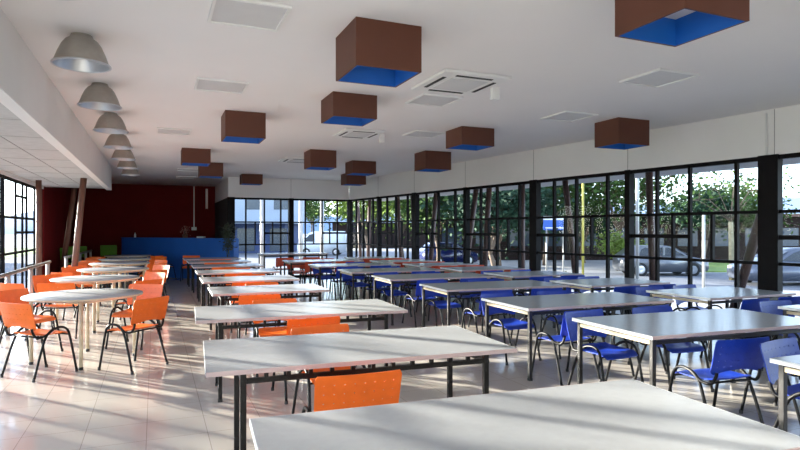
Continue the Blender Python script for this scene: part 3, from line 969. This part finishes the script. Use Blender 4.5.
# ================================================================ BUILDINGS OUTSIDE
t = empty('brown_building', cm(10, 41, GZ), -th, label='long low dark brown building beyond the road and grass', cat='building')
b = MB(); b.box(-8, 22, 0, 5, 0, 3.1, 'wallb'); b.build('wall', t)
b = MB(); b.box(-8.4, 22.4, -0.5, 5.4, 3.1, 3.3, 'rust'); b.build('roof', t)
for k in range(12):
    b = MB(); b.box(-7 + k * 2.4, -5.6 + k * 2.4, -0.03, 0.02, 1.0, 2.3, 'bwin'); b.build('window', t)
t = empty('office_building', cm(-14, 52, GZ), -th, label='pale blue and white building seen through the end windows', cat='building')
b = MB(); b.box(-14, 3.9, 0, 9, 2.9, 7.6, 'build'); b.build('upper_wall', t)
b = MB(); b.box(-14, 3.4, 1.0, 9, 0, 2.9, 'buildb'); b.build('lower_wall', t)
b = MB(); b.box(-14.2, 4.2, -0.8, 9.2, 2.75, 3.1, 'build'); b.box(-14.2, 4.2, -0.4, 9.2, 7.6, 7.8, 'build'); b.build('roof_slab', t)
for k in range(7):
    b = MB(); b.box(-13 + k * 2.6, -11.4 + k * 2.6, -0.03, 0.02, 4.0, 5.6, 'bwin'); b.build('window', t)
for k in range(6):
    b = MB(); b.box(-13 + k * 3.0, -11.4 + k * 3.0, 0.96, 1.02, 0.2, 2.3, 'bwin'); b.build('window', t)
t = empty('warehouse', cm(1, 68, GZ), -th, label='dark low shed with pale roof behind the white van', cat='building')
b = MB(); b.box(-9, 9, 0, 7, 0, 3.0, 'wallb'); b.build('wall', t)
b = MB(); b.prism([(-9.5, 3.0), (9.5, 3.0), (9.5, 3.2), (-9.5, 3.2)], -1.2, 7.5, 'build'); b.build('roof', t)
t = empty('white_house', (-26, 48, GZ), 0, label='pale building outside the side windows', cat='building')
b = MB(); b.box(-6, 6, -9, 9, 0, 4.2, 'build'); b.build('wall', t)
b = MB(); b.box(-6.5, 6.5, -9.5, 9.5, 4.2, 4.5, 'soffit'); b.build('roof', t)
for k in range(5):
    b = MB(); b.box(5.98, 6.03, -8 + k * 3.4, -6.4 + k * 3.4, 1.0, 2.6, 'bwin'); b.build('window', t)

# ================================================================ TREES
def tree(loc, h, cr, leaf, seed, label, nl=2600, bark='bark', flat=0.75, trunk=0.14, base=0.35, ls=0.16, br=1.0, bb=None, name='tree', group='trees beyond the glass'):
    rn = random.Random(seed)
    t = empty(name, loc, label=label, cat='tree', group=group)
    bb = bb or bark
    b = MB()
    tips = []
    fork = Vector((rn.gauss(0, .15), rn.gauss(0, .15), h * base))
    b.tube([(0, 0, 0), fork * 0.5 + Vector((rn.gauss(0, .08), 0, 0)), fork], [trunk, trunk * .7], bark, 8, sub=2)
    for k in range(8):
        an = 2 * PI * k / 8 + rn.uniform(-.4, .4)
        rr = cr * rn.uniform(.45, .95)
        tip = Vector((math.cos(an) * rr, math.sin(an) * rr, h * rn.uniform(.62, .95)))
        mid_ = fork.lerp(tip, .5) + Vector((0, 0, .1 * h))
        b.tube([fork, mid_, tip], [trunk * .5 * br, trunk * .12 * br], bb, 5, sub=2)
        tips += [mid_, tip, mid_.lerp(tip, .5)]
        for q in range(3):
            e = mid_ + Vector((rn.gauss(0, cr * .3), rn.gauss(0, cr * .3), rn.uniform(.0, .25) * h))
            b.tube([mid_, e], [trunk * .16 * br, trunk * .06 * br], bb, 4)
            tips.append(e)
    b.build('trunk', t)
    b = MB()
    cl = [(p_ + Vector((rn.gauss(0, cr * .12), rn.gauss(0, cr * .12), rn.gauss(0, cr * .1))), cr * rn.uniform(.16, .34)) for p_ in tips for _ in (0, 1)]
    vs, fs = [], []
    nl = int(nl * 1.5); ls *= 0.85
    for k in range(nl):
        c, s = cl[rn.randrange(len(cl))]
        c = c + Vector((rn.gauss(0, s), rn.gauss(0, s), rn.gauss(0, s * flat)))
        u = Vector((rn.gauss(0, 1), rn.gauss(0, 1), rn.gauss(0, .7))).normalized()
        v = u.cross(Vector((rn.gauss(0, 1), rn.gauss(0, 1), rn.gauss(0, 1)))).normalized()
        e = ls * rn.uniform(.6, 1.3)
        o = len(vs)
        vs += [c - u * e, c + v * e * .55, c + u * e, c - v * e * .55]
        fs.append((o, o + 1, o + 2, o + 3))
    b.add(vs, fs, leaf)
    b.build('crown', t)
tree(cm(14.1, 24.4, GZ), 5.0, 3.2, 'leafm', 1, 'spreading tree with pale yellowish trunk beside the thick black window post', 300, 'palebark', trunk=.13, base=.5, ls=.12, br=.3, bb='bark')
tree(cm(20.2, 38.5, GZ), 4.9, 1.9, 'leafd', 2, 'dark rounded tree above the brown building', 2600, ls=.18, base=.3)
tree(cm(12.0, 37.5, GZ), 4.0, 2.4, 'leafd', 3, 'dark wide tree behind the silver hatchback', 3000, ls=.18, base=.3)
tree(cm(12.6, 33.0, GZ), 6.0, 3.4, 'leafm', 4, 'branching green tree just beyond the yellow pole', 2600, ls=.16, trunk=.2)
tree(cm(11.6, 30.5, GZ), 1.9, 1.0, 'leafl', 5, 'small light green bush beside the road', 1200, ls=.12, base=.2)
tree(cm(8.8, 35.0, GZ), 6.4, 3.6, 'leafm', 6, 'broad green tree behind the blue sign', 4200, ls=.18)
tree(cm(5.2, 30.0, GZ), 5.6, 3.3, 'leafd', 7, 'big dark tree filling the window bay past the thick post', 5200, ls=.18, base=.25)
tree(cm(2.2, 33.0, GZ), 5.6, 2.9, 'leafm', 8, 'leafy tree behind the dark blue car', 3600, ls=.18, base=.3)
tree(cm(4.2, 25.8, GZ), 4.2, 1.7, 'leafd', 9, 'low dark tree beside the dark blue car', 2200, ls=.15, base=.25)
tree(cm(0.2, 36.0, GZ), 6.2, 3.0, 'leafl', 10, 'light green tree seen past the second thick window post', 3200, ls=.17, base=.3)
tree(cm(-2.2, 40.0, GZ), 6.0, 2.8, 'leafl', 11, 'light green tree by the hall corner', 2400, ls=.17, base=.3)
tree(cm(-5.5, 80.0, GZ), 7.0, 3.4, 'leafm', 12, 'green treetop above the shed roof behind the van', 2400, ls=.22, base=.4)
tree(cm(-12.5, 82.0, GZ), 7.0, 3.0, 'leafm', 13, 'green treetop between the van and the pale building', 2000, ls=.22, base=.4)
tree(cm(24.0, 41.0, GZ), 5.0, 3.0, 'leafm', 14, 'green tree past the nearer grey car', 2400, ls=.18, base=.3)
for k, (x, y, h_, lb) in enumerate([(-11.5, 15.5, 5.2, 'airy tree outside the side windows, level with the third round table'), (-15.5, 20.5, 5.8, 'airy tall tree outside the side windows, level with the last round table'), (-9.0, 10.5, 4.6, 'airy tree outside the side windows, level with the first round table')]):
    tree((x, y, GZ), h_, 2.2, 'leafm', 50 + k, lb, 1300, ls=.12, base=.3, group='trees outside the side windows')
